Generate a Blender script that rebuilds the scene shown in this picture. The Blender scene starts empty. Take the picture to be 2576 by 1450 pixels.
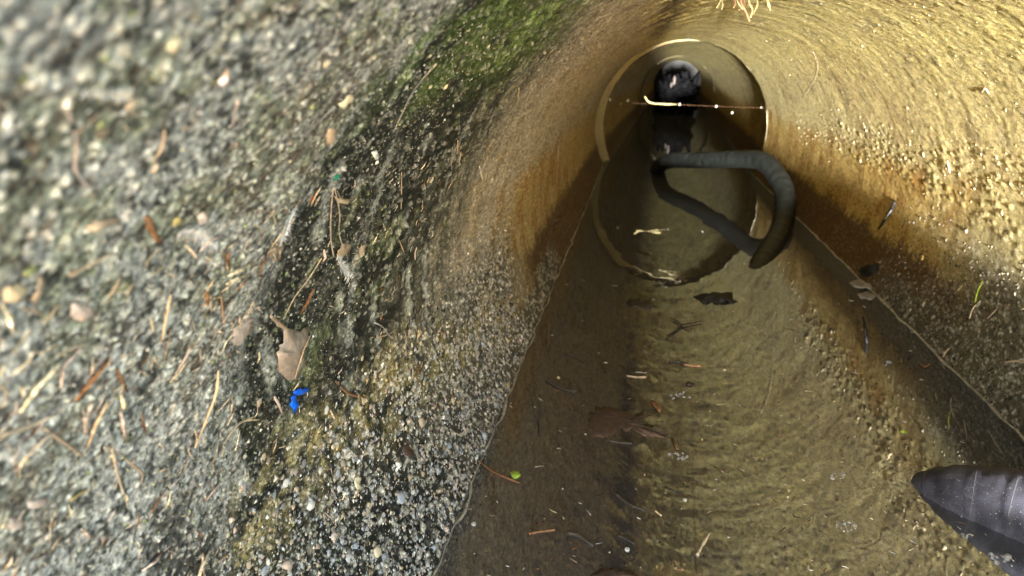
import bpy, math, random
import numpy as np
from mathutils import Vector, Matrix

# ------------------------------------------------------------------ camera, sky, sun, exposure
SC = bpy.context.scene
COL = SC.collection
R = 0.40                      # inner radius of the culvert pipe, metres
MOUTH = 0.13                  # the pipe's mouth (in R); +y runs into the pipe
JOINT = 9.19                  # first joint
WATER = -0.4753               # water level, measured from the pipe's axis
CAM = np.array([-0.488, 0.0, 0.6746])
YAW, PITCH, ROLL, FPX = -0.158, -0.2957, 0.0354, 1860.0
SLOPE = 8.0                   # tip of the pipe, degrees, added so the low sun shines deep inside; everything is laid out along the pipe and tipped by this
SUN_AZ, SUN_EL = 2.9, 6.6     # low sun behind the viewer: swing to the right as it enters, height
TIP = Matrix.Rotation(-math.radians(SLOPE), 4, 'X')

def cam_axes():
    cy, sy, cp, sp = math.cos(YAW), math.sin(YAW), math.cos(PITCH), math.sin(PITCH)
    cr, sr = math.cos(ROLL), math.sin(ROLL)
    f = np.array([sy*cp, cy*cp, sp]); r = np.array([cy, -sy, 0.0]); u = np.cross(r, f)
    return r*cr + u*sr, -r*sr + u*cr, f
AR, AU, AF = cam_axes()

cd = bpy.data.cameras.new('camera')
cam = bpy.data.objects.new('camera', cd); COL.objects.link(cam)
m = Matrix.Identity(4)
for k in range(3):
    m[k][0], m[k][1], m[k][2], m[k][3] = AR[k], AU[k], -AF[k], CAM[k]*R
cam.matrix_world = TIP @ m
cd.sensor_width = 36.0; cd.lens = FPX/2576*36.0
cd.clip_start = 0.01; cd.clip_end = 3000
cd.dof.use_dof = True; cd.dof.focus_distance = 1.45*R; cd.dof.aperture_fstop = 13.0
SC.camera = cam

world = bpy.data.worlds.new('World'); SC.world = world; world.use_nodes = True
wn = world.node_tree.nodes
sky = wn.new('ShaderNodeTexSky'); sky.sky_type = 'NISHITA'; sky.sun_disc = False
sky.sun_elevation = math.radians(SUN_EL); sky.sun_rotation = math.pi + math.radians(SUN_AZ)
wn['Background'].inputs[1].default_value = 0.12
sky.ozone_density = 1.5; sky.dust_density = 0.8
world.node_tree.links.new(sky.outputs[0], wn['Background'].inputs[0])

sl = bpy.data.lights.new('sun', 'SUN'); sl.energy = 2.5; sl.angle = math.radians(1.5); sl.color = (1.0, 0.965, 0.90)
sun = bpy.data.objects.new('sun', sl); COL.objects.link(sun)
a_, e_ = math.radians(SUN_AZ), math.radians(SUN_EL)
sun.rotation_euler = Vector((math.sin(a_)*math.cos(e_), math.cos(a_)*math.cos(e_), -math.sin(e_))).to_track_quat('-Z', 'Y').to_euler()
SC.view_settings.view_transform = 'Standard'; SC.view_settings.look = 'None'
SC.view_settings.gamma = 1.0; SC.view_settings.exposure = 4.5
SC.cycles.max_bounces = 10; SC.cycles.diffuse_bounces = 6; SC.cycles.glossy_bounces = 4
SC.cycles.transparent_max_bounces = 12
SC.cycles.caustics_reflective = True; SC.cycles.blur_glossy = 1.0; SC.cycles.caustics_refractive = False

# ------------------------------------------------------------------ numeric helpers
def hsh(ix, iy, iz, seed):
    h = (ix.astype(np.int64)*374761393 + iy.astype(np.int64)*668265263 + iz.astype(np.int64)*1440662683 + seed*974711) & 0xFFFFFFFF
    h = ((h ^ (h >> 13))*1274126177) & 0xFFFFFFFF
    h = ((h ^ (h >> 15))*2246822519) & 0xFFFFFFFF
    return ((h ^ (h >> 16)) & 0xFFFFFF).astype(np.float32)/16777216.0
def vnoise(x, y, z, seed=0):
    xi, yi, zi = np.floor(x), np.floor(y), np.floor(z)
    fx, fy, fz = x-xi, y-yi, z-zi
    fx, fy, fz = (f*f*(3-2*f) for f in (fx, fy, fz))
    out = 0
    for dx in (0, 1):
        wx = fx if dx else 1-fx
        for dy in (0, 1):
            wy = fy if dy else 1-fy
            for dz in (0, 1):
                wz = fz if dz else 1-fz
                out = out + wx*wy*wz*hsh(xi+dx, yi+dy, zi+dz, seed)
    return out
def fbm(x, y, z, octs=4, seed=0, gain=0.5):
    s, a, t = 0, 1.0, 0
    for o in range(octs):
        s = s + a*vnoise(x*2**o, y*2**o, z*2**o, seed+o*17); t += a; a *= gain
    return s/t
def worley(a, b, seed=0, jit=0.9):
    ai, bi = np.floor(a), np.floor(b)
    best = np.full(a.shape, 9.0, np.float32); rid = np.zeros(a.shape, np.float32)
    for da in (-1, 0, 1):
        for db in (-1, 0, 1):
            ca, cb = ai+da, bi+db
            o = np.zeros_like(ca)
            pa = ca+0.5+jit*(hsh(ca, cb, o, seed)-0.5); pb = cb+0.5+jit*(hsh(ca, cb, o, seed+7)-0.5)
            d = (a-pa)**2+(b-pb)**2
            k = d < best
            best = np.where(k, d, best); rid = np.where(k, hsh(ca, cb, o, seed+13), rid)
    return np.sqrt(best), rid
def sm(x, a, b):
    t = np.clip((x-a)/(b-a), 0, 1); return t*t*(3-2*t)
def mixc(c, col, w):
    return c*(1-w[..., None]) + np.array(col, np.float32)*w[..., None]

# ------------------------------------------------------------------ scene helpers
MATS = {}
def mat(name, col, rough=0.8, var=0.25, scale=60.0, bump=0.15, bscale=None, spec=0.4, trans=0.0):
    if name in MATS: return MATS[name]
    M = bpy.data.materials.new(name); M.use_nodes = True; nt = M.node_tree; N, L = nt.nodes, nt.links
    b = N['Principled BSDF']; tc = N.new('ShaderNodeTexCoord')
    nz = N.new('ShaderNodeTexNoise'); nz.inputs['Scale'].default_value = scale; nz.inputs['Detail'].default_value = 4
    L.new(tc.outputs['Object'], nz.inputs['Vector'])
    rp = N.new('ShaderNodeValToRGB')
    rp.color_ramp.elements[0].position = 0.3; rp.color_ramp.elements[1].position = 0.7
    rp.color_ramp.elements[0].color = tuple(max(0, c*(1-var)) for c in col)+(1,)
    rp.color_ramp.elements[1].color = tuple(min(1, c*(1+var)) for c in col)+(1,)
    L.new(nz.outputs['Fac'], rp.inputs[0]); L.new(rp.outputs[0], b.inputs['Base Color'])
    b.inputs['Roughness'].default_value = rough; b.inputs['Specular IOR Level'].default_value = spec
    if bump:
        n2 = N.new('ShaderNodeTexNoise'); n2.inputs['Scale'].default_value = bscale or scale*4
        L.new(tc.outputs['Object'], n2.inputs['Vector'])
        bp = N.new('ShaderNodeBump'); bp.inputs['Strength'].default_value = bump; bp.inputs['Distance'].default_value = 0.002
        L.new(n2.outputs['Fac'], bp.inputs['Height']); L.new(bp.outputs[0], b.inputs['Normal'])
    MATS[name] = M; return M

def mesh(name, V, F, material, parent=None, smooth=True):
    me = bpy.data.meshes.new(name)
    V = np.asarray(V, np.float32)
    if isinstance(F, np.ndarray):
        me.vertices.add(len(V)); me.vertices.foreach_set('co', V.ravel())
        n, k = F.shape
        me.loops.add(n*k); me.loops.foreach_set('vertex_index', F.astype(np.int32).ravel())
        me.polygons.add(n); me.polygons.foreach_set('loop_start', np.arange(0, n*k, k, dtype=np.int32))
        me.update(calc_edges=True)
    else:
        me.from_pydata([tuple(map(float, v)) for v in V], [], [tuple(map(int, f)) for f in F]); me.update()
    if smooth: me.polygons.foreach_set('use_smooth', np.ones(len(me.polygons), bool))
    if material: me.materials.append(material)
    o = bpy.data.objects.new(name, me); COL.objects.link(o)
    if parent: o.parent = parent
    return o
def empty(name, loc=(0, 0, 0)):
    o = bpy.data.objects.new(name, None); COL.objects.link(o); o.location = loc; o.empty_display_size = 0.02; return o
def tag(o, label=None, cat=None, group=None, kind=None):
    if label: o['label'] = label
    if cat: o['category'] = cat
    if group: o['group'] = group
    if kind: o['kind'] = kind
    return o
def grid_faces(nr, nc, close=False):
    i = np.arange(nr-1)[:, None]*nc; j = np.arange(nc if close else nc-1)[None, :]
    j2 = (j+1) % nc
    return np.stack([i+j, i+j2, i+nc+j2, i+nc+j], -1).reshape(-1, 4)

def hit(px, py):
    """the point of the pipe wall or the water that the picture point (in a 2576 x 1450 frame) stands for"""
    d = AF + AR*(px-1288)/FPX - AU*(py-725)/FPX
    A = d[0]**2+d[2]**2; B = CAM[0]*d[0]+CAM[2]*d[2]; Cc = CAM[0]**2+CAM[2]**2-1
    t = (-B+math.sqrt(B*B-A*Cc))/A; k = 'wall'
    if d[2] < 0:
        tw = (WATER-CAM[2])/d[2]
        if tw < t: t, k = tw, 'water'
    P = CAM+d*t
    n = np.array([0, 0, 1.0]) if k == 'water' else np.array([-P[0], 0, -P[2]])/math.hypot(P[0], P[2])
    return P*R, n, t*R, k          # position, inward normal, depth along the lens axis (metres)
def pix(depth): return depth/FPX   # metres that one picture point spans at a depth

def tube(points, radii, n=8, flat=1.0, up=None):
    """tapered tube through the points with closed ends"""
    P = [np.asarray(p, float) for p in points]
    if np.isscalar(radii): radii = [radii]*len(P)
    V, F = [], []
    side = None
    for i, p in enumerate(P):
        t = P[min(i+1, len(P)-1)]-P[max(i-1, 0)]; t = t/(np.linalg.norm(t)+1e-12)
        ref = np.array(up if up is not None else (0, 0, 1.0))
        if side is None:
            if abs(t@ref) > 0.95: ref = np.array([1.0, 0, 0])
            side = np.cross(t, ref)
        side = side-t*(side@t); side /= np.linalg.norm(side)+1e-12
        w = np.cross(side, t)
        for k in range(n):
            a = 2*math.pi*k/n
            V.append(p+radii[i]*(math.cos(a)*side+math.sin(a)*flat*w))
    for i in range(len(P)-1):
        for k in range(n):
            F.append((i*n+k, i*n+(k+1) % n, (i+1)*n+(k+1) % n, (i+1)*n+k))
    F.append(tuple(range(n))[::-1]); F.append(tuple(range((len(P)-1)*n, len(P)*n)))
    return V, F
def spline(pts, n=8):
    """Catmull-Rom through the points"""
    P = [np.asarray(p, float) for p in pts]; P = [2*P[0]-P[1]]+P+[2*P[-1]-P[-2]]
    out = []
    for i in range(1, len(P)-2):
        for k in range(n):
            t = k/n; a, b, c, d = P[i-1], P[i], P[i+1], P[i+2]
            out.append(0.5*((2*b)+(c-a)*t+(2*a-5*b+4*c-d)*t*t+(3*b-a-3*c+d)*t**3))
    out.append(P[-2]); return out

# ------------------------------------------------------------------ the pipe's concrete
def concrete_material():
    M = bpy.data.materials.new('weathered_concrete'); M.use_nodes = True; nt = M.node_tree; N, L = nt.nodes, nt.links
    b = N['Principled BSDF']; tc = N.new('ShaderNodeTexCoord')
    at = N.new('ShaderNodeAttribute'); at.attribute_name = 'stain'
    wt = N.new('ShaderNodeAttribute'); wt.attribute_name = 'wet'
    def noise(scale, detail=3, rough=0.6):
        n = N.new('ShaderNodeTexNoise'); n.inputs['Scale'].default_value = scale; n.inputs['Detail'].default_value = detail
        n.inputs['Roughness'].default_value = rough; L.new(tc.outputs['Object'], n.inputs['Vector']); return n.outputs['Fac']
    def rng(v, a, b_, c, d):
        r = N.new('ShaderNodeMapRange'); r.inputs[1].default_value = a; r.inputs[2].default_value = b_
        r.inputs[3].default_value = c; r.inputs[4].default_value = d; L.new(v, r.inputs[0]); return r.outputs[0]
    def math_(op, x, y):
        n = N.new('ShaderNodeMath'); n.operation = op
        for s, v in ((0, x), (1, y)):
            if hasattr(v, 'links'): L.new(v, n.inputs[s])
            else: n.inputs[s].default_value = v
        return n.outputs[0]
    f1 = rng(noise(420, 3), 0.3, 0.7, 0.55, 1.45)
    f2 = rng(noise(1300, 2), 0.3, 0.7, 0.65, 1.35)
    vr = N.new('ShaderNodeTexVoronoi'); vr.inputs['Scale'].default_value = 620; L.new(tc.outputs['Object'], vr.inputs['Vector'])
    sx = N.new('ShaderNodeSeparateColor'); L.new(vr.outputs['Color'], sx.inputs[0])
    f3 = rng(sx.outputs[0], 0.0, 1.0, 0.6, 1.4)
    k = math_('MULTIPLY', math_('MULTIPLY', f1, f2), f3)
    mx = N.new('ShaderNodeVectorMath'); mx.operation = 'SCALE'
    L.new(at.outputs['Color'], mx.inputs[0]); L.new(k, mx.inputs['Scale']); L.new(mx.outputs[0], b.inputs['Base Color'])
    L.new(rng(wt.outputs['Fac'], 0, 1, 0.92, 0.38), b.inputs['Roughness'])
    b.inputs['Specular IOR Level'].default_value = 0.08
    h = math_('ADD', noise(500, 4, 0.7), math_('MULTIPLY', noise(1600, 2), 0.4))
    rl = N.new('ShaderNodeAttribute'); rl.attribute_name = 'relief'
    bp = N.new('ShaderNodeBump'); L.new(rng(rl.outputs['Fac'], 0, 1, 0.10, 0.34), bp.inputs['Strength']); bp.inputs['Distance'].default_value = 0.0015
    L.new(h, bp.inputs['Height']); L.new(bp.outputs[0], b.inputs['Normal'])
    return M
M_CONC = concrete_material()

def stain_field(th, y, X, Z, grain):
    """albedo and wetness of the pipe wall; th degrees from the crown (left negative), y depth, all in R"""
    a = np.abs(th); left = th < 0
    n1 = fbm(X*3, y*3, Z*3, 4, 3); n2 = fbm(X*9, y*9, Z*9, 4, 11); n3 = fbm(X*28, y*28, Z*28, 3, 23)
    n4 = fbm(X*70, y*70, Z*70, 2, 29)
    n5 = fbm(X*150, y*150, Z*150, 2, 37)
    ysl = np.where(left, y-0.0105*(a-60), y)
    drip = fbm(ysl*22+(n3-.5)*.5, th*0.05, th*0+1.3, 4, 41); drip2 = fbm(ysl*60+(n3-.5)*.8, th*0.07, th*0+2.3, 3, 43)
    wob = (n2-0.5)*18+(n1-0.5)*14
    # inside wall, upper part: grey buff; yellow-green algae towards the crown
    c = np.zeros(th.shape+(3,), np.float32)+np.array([0.46, 0.395, 0.19], np.float32)
    c = mixc(c, (0.55, 0.485, 0.20), sm(52-a+wob, -8, 18)*0.8)
    c = mixc(c, (0.31, 0.275, 0.24), np.where(left, 1, 0)*sm(a+wob, 14, 34)*0.92)  # left side greyer, also darkened to deepen its reflected shade in the water
    c = mixc(c, (0.50, 0.45, 0.30), sm(drip2+(n3-.5)*.6, 0.5, 0.75)*np.where(left, .15, .35))
    c = mixc(c, (0.16, 0.125, 0.08), sm(n2+0.3*(n3-.5), 0.60, 0.72)*0.55)
    c = mixc(c, (0.30, 0.22, 0.10), sm(n1+.4*(n3-.5), .5, .68)*.4)
    # ochre tide band and the dark wet band above the water
    och = sm(a+wob*0.35+(drip2-.5)*14, 74, 84)*sm(y+(n1-.5)*.8+(n2-.5)*.8, np.where(left, 2.4, 3.0), np.where(left, 3.4, 4.3))
    c = mixc(c, (0.365, 0.245, 0.072), och*np.where(left, .68, .9))
    c = mixc(c, (0.26, 0.13, 0.035), och*sm(n2, 0.45, 0.7)*0.6)
    wetb = sm(a+wob*0.25+(drip2-.5)*9, 100.5, 104.5)*sm(y+(n1-.5)*.7, 2.9, 3.6)
    c = mixc(c, (0.075, 0.042, 0.02), wetb*0.93)
    wet = np.maximum(wetb, och*0.5)
    # lower wall near the mouth: dark base colour under exposed aggregate
    low = sm(a+wob*0.5, np.where(left, 84, 80), np.where(left, 98, 97))*(1-sm(y+(n1-.5)*.9, np.where(left, 2.6, 3.0), np.where(left, 3.4, 4.2)))
    low = np.maximum(low, sm(a+wob*.3, 108, 113)*(1-sm(y+(n1-.5)*.9, 4.0, 4.6)))
    c = mixc(c, (0.075, 0.068, 0.052), low*0.93)
    # left wall: black mould between the mouth and the buff part
    blk = np.where(left, 1, 0)*sm(a+wob*0.4, 34, 46)*(1-sm(y+(n2-.5)*1.6+(n1-.5)*.8, 1.35, 2.4))
    c = mixc(c, (0.062, 0.063, 0.046), blk*(1-low)*0.95)
    c = mixc(c, (0.02, 0.021, 0.018), blk*sm(n2*.6+n1*.4+(drip-.5)*.5+.14*(np.exp(-((y-1.0)/.35)**2)), 0.37, 0.50)*0.93)
    c = mixc(c, (0.34, 0.34, 0.31), blk*(1-low)*sm(drip+(n3-.5)*.5, 0.56, 0.72)*0.7)
    c = mixc(c, (0.16, 0.18, 0.085), blk*sm(n3*.5+n2*.5, 0.52, 0.66)*0.5*sm(96-a, 0, 20))
    stre = np.where(left, 1, 0)*sm(y, .85, 1.1)*(1-sm(y, 1.7, 2.5))*sm(a, 50, 62)*sm(n3*.5+n2*.5, .38, .55)
    c = c*(1+stre*np.clip((drip2-.5)*2.2+(drip-.5)*1.2, -.7, .9))[..., None]
    # moss towards the top
    mos = np.where(left, 1, 0)*sm(54-a+wob*.6, 0, 8)*sm(y+(n2-.5)*.5, 0.5, 0.8)*(1-sm(y+(n2-.5)*.8, 1.35, 2.0))
    c = mixc(c, (0.07, 0.095, 0.028), mos*sm(n3*.6+n2*.4, 0.34, 0.52)*0.9)
    c = mixc(c, (0.20, 0.27, 0.09), mos*sm(drip, 0.5, 0.68)*sm(n4, .4, .6)*0.8)
    # golden lichen line above the aggregate
    gl = np.where(left, 1, 0)*np.exp(-((a-(80+9.6*y)+wob*.35)/5.5)**2)*(1-sm(y, 2.5, 3.2))*sm(y, .6, .85)
    c = mixc(c, (0.32, 0.26, 0.115), gl*sm(n3+n4*.4, 0.55, 0.85)*0.75)
    # dry, dusty strip next to the mouth
    dry = np.where(left, 1, 0)*(1-sm(y+(n3-.5)*.10+(n2-.5)*.12, 0.72, 0.80))
    d = np.zeros_like(c)+np.array([0.30, 0.292, 0.27], np.float32)
    d = mixc(d, (0.43, 0.42, 0.40), sm(n2, 0.42, 0.62)*0.8*sm(a, 58, 76)+0*n1)
    d = mixc(d, (0.19, 0.205, 0.10), sm(n3*.6+n2*.4, 0.46, 0.60)*sm(78-a+wob, 0, 22)*0.5)
    d = mixc(d, (0.04, 0.04, 0.035), sm(n5*.55+n4*.45, 0.52, 0.61)*0.85)
    d = mixc(d, (0.09, 0.085, 0.07), sm(n2*.7+n3*.3, 0.55, 0.66)*0.6)
    d = mixc(d, (0.17, 0.12, 0.085), sm(n2*.5+n5*.5, 0.56, 0.66)*0.5)
    c = c*(1-dry[..., None])+d*dry[..., None]
    # a dark seep with a drop hanging in it
    def blob(t0, y0, rt, ry): return np.exp(-(((th-t0)/rt)**2+((y-y0)/ry)**2)**2)
    seep = np.maximum(blob(-83.5, 0.665, 4.2, 0.042), blob(-91, 0.72, 7.0, 0.05))
    c = mixc(c, (0.035, 0.034, 0.032), np.clip(seep*1.3*sm(n3, .2, .5), 0, 1)*0.9)
    wet = np.maximum(wet, seep)
    # soot-dark streak left of the crown
    stk = np.exp(-((th+23+6*(drip-.5))/4.2)**2)*sm(y+(n2-.5), 2.0, 2.8)*(1-sm(y, 5.5, 8.0))*sm(drip2*.6+n2*.4, .36, .55)
    c = mixc(c, (0.075, 0.06, 0.04), np.clip(stk*1.3, 0, 1)*0.85)
    # grains of sand and aggregate: each its own tone
    gr, gid, gbig, bid, gs, sid = grain
    near = 1-sm(y, 0.9, 1.3)
    tone = (1-near)*np.where(gid > 0.80, 1, 0)*sm(0.50-gr, 0, 0.10)+near*np.where(sid > 0.78, 1, 0)*sm(0.52-gs, 0, 0.2)
    pale = low*np.where(left, .85, .4)+blk*0.22+dry*0.40+0.16
    gc = np.stack([0.36+0.25*bid, 0.34+0.24*bid, 0.27+0.25*bid], -1)
    w = np.clip(tone*pale, 0, 1)*0.8
    c = c*(1-w[..., None])+gc*w[..., None]
    g_ = (1-near)*gid+near*sid
    pit = near*np.where(sid < 0.30, 1, 0)*sm(0.5-gs, 0, 0.25)+(1-near)*np.where(gid < 0.2, 1, 0)*sm(.5-gr, 0, .2)*0.5
    c = c*(0.74+0.50*g_[..., None])*(1-0.6*pit[..., None])
    big = np.where(bid > 0.72, 1, 0)*sm(0.42-gbig, 0, 0.07)*low*sm(y, .9, 1.2)*np.where(left, 1, .5)
    gb = np.stack([0.30+0.30*gid, 0.27+0.28*gid, 0.22+0.26*gid], -1)
    c = c*(1-0.7*big[..., None])+gb*0.7*big[..., None]
    return np.clip(c, 0.01, 0.8), np.clip(wet, 0, 1)

def wall_height(th, y):
    """relief of the inner face, inwards, in R; th in radians from the crown"""
    X, Z, td = np.sin(th), np.cos(th), np.degrees(th)
    right = sm(td, -25, 0)
    gr, gid = worley(th*75, y*75, 5); gbig, bid = worley(th*30, y*30, 9); gs, sid = worley(th*160, y*160, 15)
    a = np.abs(td)
    lump = sm(a, 62, 74)*sm(y, 2.4, 3.2)*(1-sm(a, 82, 90))*(1-sm(y, 5.5, 7.5))      # crust above the tide band
    n = fbm(X*6, y*6, Z*6, 3, 51)-.5; n9 = fbm(X*26, y*26, Z*26, 3, 57)-.5
    ring = fbm(y*30, td*0.012, td*0+.4, 3, 61)-.5      # ridges left by the spinning mould
    slick = sm(a, 80, 90)*sm(y, 3.0, 3.6)
    far = sm(y, .6, 1.3)
    h = (0.010-0.006*right)*n+(0.005+.004*far-0.0080*right)*n9*(1-.6*slick)+(0.0035-0.0016*right)*ring*sm(y, 1.2, 2.2)
    h = h+(0.0016+.0020*far-0.0029*right)*(sm(0.6-gr, 0, .5)*(0.3+gid))*(1-.7*slick)
    h = h+(0.0015+.0035*far-0.0035*right+0.004*lump)*(sm(0.5-gbig, 0, .4)*np.where(bid > 0.62, bid, 0))*(1-.8*slick)
    h = h+0.0022*sm(.6-gs, 0, .5)*sid*(1-.5*slick)*(1-.72*right)
    # the dry strip by the mouth stands a little proud, with an uneven edge
    h = h+0.006*(td < 0)*(1-sm(y+n9*.10+n*.12, 0.73, 0.78))
    return h, (gr, gid, gbig, bid, gs, sid)
def pipe_wall(name, ths, ys, parent, yshift=0.0):
    th = np.radians(ths)[None, :]+0*ys[:, None]; y = ys[:, None]+0*th
    th, y = th.astype(np.float32), y.astype(np.float32)
    h, grain = wall_height(th, y)
    X, Z = np.sin(th), np.cos(th)
    c, wet = stain_field(np.degrees(th), y, X, Z, grain)
    rr = 1.0-h
    V = np.stack([X*rr, y-yshift, Z*rr], -1).reshape(-1, 3)*R
    o = mesh(name, V, grid_faces(len(ys), len(ths), True)[:, ::-1], M_CONC, parent)
    me = o.data
    at = me.attributes.new('stain', 'FLOAT_COLOR', 'POINT')
    at.data.foreach_set('color', np.concatenate([c.reshape(-1, 3), np.ones((c.size//3, 1))], 1).astype(np.float32).ravel())
    aw = me.attributes.new('wet', 'FLOAT', 'POINT'); aw.data.foreach_set('value', wet.astype(np.float32).ravel())
    ar = me.attributes.new('relief', 'FLOAT', 'POINT'); ar.data.foreach_set('value', (1-sm(np.degrees(th), -35, 0)).astype(np.float32).ravel())
    return o
def simple_stain(o, col, wet=0.3):
    me = o.data; n = len(me.vertices)
    at = me.attributes.new('stain', 'FLOAT_COLOR', 'POINT'); at.data.foreach_set('color', np.tile(np.array(list(col)+[1], np.float32), n))
    aw = me.attributes.new('wet', 'FLOAT', 'POINT'); aw.data.foreach_set('value', np.full(n, wet, np.float32))
def shell(name, y0, y1, r0, r1, parent, col=(0.33, 0.30, 0.22), n=96):
    """outside of a pipe section: outer skin and both end faces (inner skin is the wall)"""
    t = np.linspace(0, 2*math.pi, n, endpoint=False)
    prof = [(r0, y0), ((r0+r1)/2, y0), (r1, y0), (r1, y1), ((r0+r1)/2, y1), (r0, y1)]
    rag = 1+0.012*(fbm(np.sin(t)*6, np.cos(t)*6, t*0, 3, 77)-.5)
    V = np.concatenate([np.stack([np.sin(t)*rr*(rag if rr == r0 else 1), t*0+yy, np.cos(t)*rr*(rag if rr == r0 else 1)], -1) for rr, yy in prof])*R
    o = mesh(name, V, grid_faces(len(prof), n, True), M_CONC, parent, smooth=False)
    simple_stain(o, col); return o

QUALITY = 1.0
ths = np.concatenate([np.arange(-124, -40, 0.15/QUALITY), np.arange(-40, 22, 0.4/QUALITY), np.arange(22, 124, 0.28/QUALITY), np.arange(124, 236, 4.0)])
ys = np.concatenate([[MOUTH, 0.2], np.exp(np.arange(math.log(0.24), math.log(JOINT), 0.005/QUALITY)), [JOINT]])
p1 = empty('concrete_pipe', (0, MOUTH*R, 0)); p1.location = (0, 0, 0)
tag(p1, 'front concrete pipe section with mossy left wall and ochre stained right wall', 'pipe')
pipe_wall('wall', ths, ys, p1)
shell('outer_shell', MOUTH, JOINT, 1.0, 1.16, p1)
def far_pipe(label, y0, y1, x0, ang):
    p = empty('concrete_pipe', (x0*R, y0*R, 0)); p.rotation_euler[2] = -ang
    tag(p, label, 'pipe')
    L_ = y1-y0
    t2 = np.arange(-180, 180, 1.2); y2 = np.concatenate([np.arange(0, L_, 0.07), [L_]])
    pipe_wall('wall', t2, y2+y0, p, y0)
    shell('outer_shell', 0, L_, 1.0, 1.16, p, (0.22, 0.185, 0.10))
    return p
ANG2 = math.radians(2.0)
P2 = far_pipe('second concrete pipe section, seen through the round joint behind the black hose', JOINT+0.36, 21.8, 0.075, ANG2)
x3 = 0.075+math.sin(ANG2)*(21.8-JOINT)
P3 = far_pipe('deepest concrete pipe section in the dark beyond the second joint', 22.0, 34.0, x3+0.02, ANG2*1.2)
def collar(y0, y1, cx):
    c = mesh('light_seal_collar', *[q for q in (np.concatenate([np.stack([np.sin(t)*rr+cx, t*0+yy, np.cos(t)*rr], -1) for t in [np.linspace(0, 2*math.pi, 64, endpoint=False)] for rr, yy in ((1.18, y0), (1.28, y0), (1.28, y1), (1.18, y1), (1.18, y0))])*R, grid_faces(5, 64, True))], M_CONC, None, smooth=False)
    simple_stain(c, (0.12, 0.10, 0.07)); return c  # added sleeve keeps light out of the joint; dark so the gap reads black
c1 = collar(JOINT-0.3, JOINT+0.6, 0.04); c1.parent = p1
c2 = collar(21.5, 22.3, x3); c2.parent = p1
end = mesh('dark_end_sheet', np.array([[-1.6, 0, -1.6], [1.6, 0, -1.6], [1.6, 0, 1.6], [-1.6, 0, 1.6]])*R, [(0, 1, 2, 3)], M_CONC, P3, smooth=False)
end.location = (0, 12.02*R, 0); simple_stain(end, (0.03, 0.03, 0.03))  # dark sheet added to close the run, standing for the darkness beyond

# ------------------------------------------------------------------ water, bed, outside ground
def water_material():
    M = bpy.data.materials.new('murky_water'); M.use_nodes = True; nt = M.node_tree; N, L = nt.nodes, nt.links
    N.remove(N['Principled BSDF']); out = N['Material Output']; tc = N.new('ShaderNodeTexCoord')
    mp = N.new('ShaderNodeMapping'); mp.inputs['Scale'].default_value = (1, 0.8, 1); L.new(tc.outputs['Object'], mp.inputs[0])
    n1 = N.new('ShaderNodeTexNoise'); n1.inputs['Scale'].default_value = 14; n1.inputs['Detail'].default_value = 3; L.new(mp.outputs[0], n1.inputs['Vector'])
    n2 = N.new('ShaderNodeTexNoise'); n2.inputs['Scale'].default_value = 95; n2.inputs['Detail'].default_value = 2; L.new(mp.outputs[0], n2.inputs['Vector'])
    ad = N.new('ShaderNodeMath'); ad.operation = 'MULTIPLY_ADD'; ad.inputs[1].default_value = 0.10
    L.new(n2.outputs['Fac'], ad.inputs[0]); L.new(n1.outputs['Fac'], ad.inputs[2])
    h = ad.outputs[0]
    for (px, py, amp) in ((2105, 1196, .16), (2129, 1324, .24), (2290, 1210, .2), (1706, 1147, .12)):      # rings round the bubbles and the hose
        c = hit(px, py)[0]; vd = N.new('ShaderNodeVectorMath'); vd.operation = 'DISTANCE'; L.new(tc.outputs['Object'], vd.inputs[0]); vd.inputs[1].default_value = tuple(c)
        def mt(op, x, y):
            n = N.new('ShaderNodeMath'); n.operation = op
            for k_, v in ((0, x), (1, y)):
                if hasattr(v, 'links'): L.new(v, n.inputs[k_])
                else: n.inputs[k_].default_value = v
            return n.outputs[0]
        sn = mt('SINE', mt('MULTIPLY', vd.outputs['Value'], 420), 0); fa = mt('MAXIMUM', mt('SUBTRACT', 1, mt('MULTIPLY', vd.outputs['Value'], 16)), 0)
        h = mt('ADD', h, mt('MULTIPLY', mt('MULTIPLY', sn, fa), amp))
    bp = N.new('ShaderNodeBump'); bp.inputs['Strength'].default_value = 0.045; bp.inputs['Distance'].default_value = 0.004; L.new(h, bp.inputs['Height'])
    fr = N.new('ShaderNodeFresnel'); fr.inputs[0].default_value = 2.3; L.new(bp.outputs[0], fr.inputs['Normal'])
    gl = N.new('ShaderNodeBsdfGlossy'); gl.inputs['Color'].default_value = (0.90, 0.95, 1.0, 1); gl.inputs['Roughness'].default_value = 0.012; L.new(bp.outputs[0], gl.inputs['Normal'])
    tr = N.new('ShaderNodeBsdfTransparent'); tr.inputs[0].default_value = (0.60, 0.57, 0.54, 1)
    df = N.new('ShaderNodeBsdfDiffuse'); df.inputs[0].default_value = (0.044, 0.043, 0.047, 1)
    m1 = N.new('ShaderNodeMixShader'); m1.inputs[0].default_value = 0.9; L.new(tr.outputs[0], m1.inputs[1]); L.new(df.outputs[0], m1.inputs[2])
    film = N.new('ShaderNodeMapRange'); film.inputs[1].default_value = 0.15; film.inputs[2].default_value = 0.9; film.inputs[3].default_value = 0.29; film.inputs[4].default_value = 0.20; L.new(fr.outputs[0], film.inputs[0])      # mirror strength, lowered at low angles so the far water looks darker
    m2 = N.new('ShaderNodeMixShader'); L.new(film.outputs[0], m2.inputs[0]); L.new(m1.outputs[0], m2.inputs[1]); L.new(gl.outputs[0], m2.inputs[2])
    L.new(m2.outputs[0], out.inputs['Surface']); return M
M_WATER = water_material()
wy = np.concatenate([[-2, -1, -.5, 0], np.exp(np.arange(math.log(0.15), math.log(34), 0.012))])
wx = np.linspace(-1, 1, 121)
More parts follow.
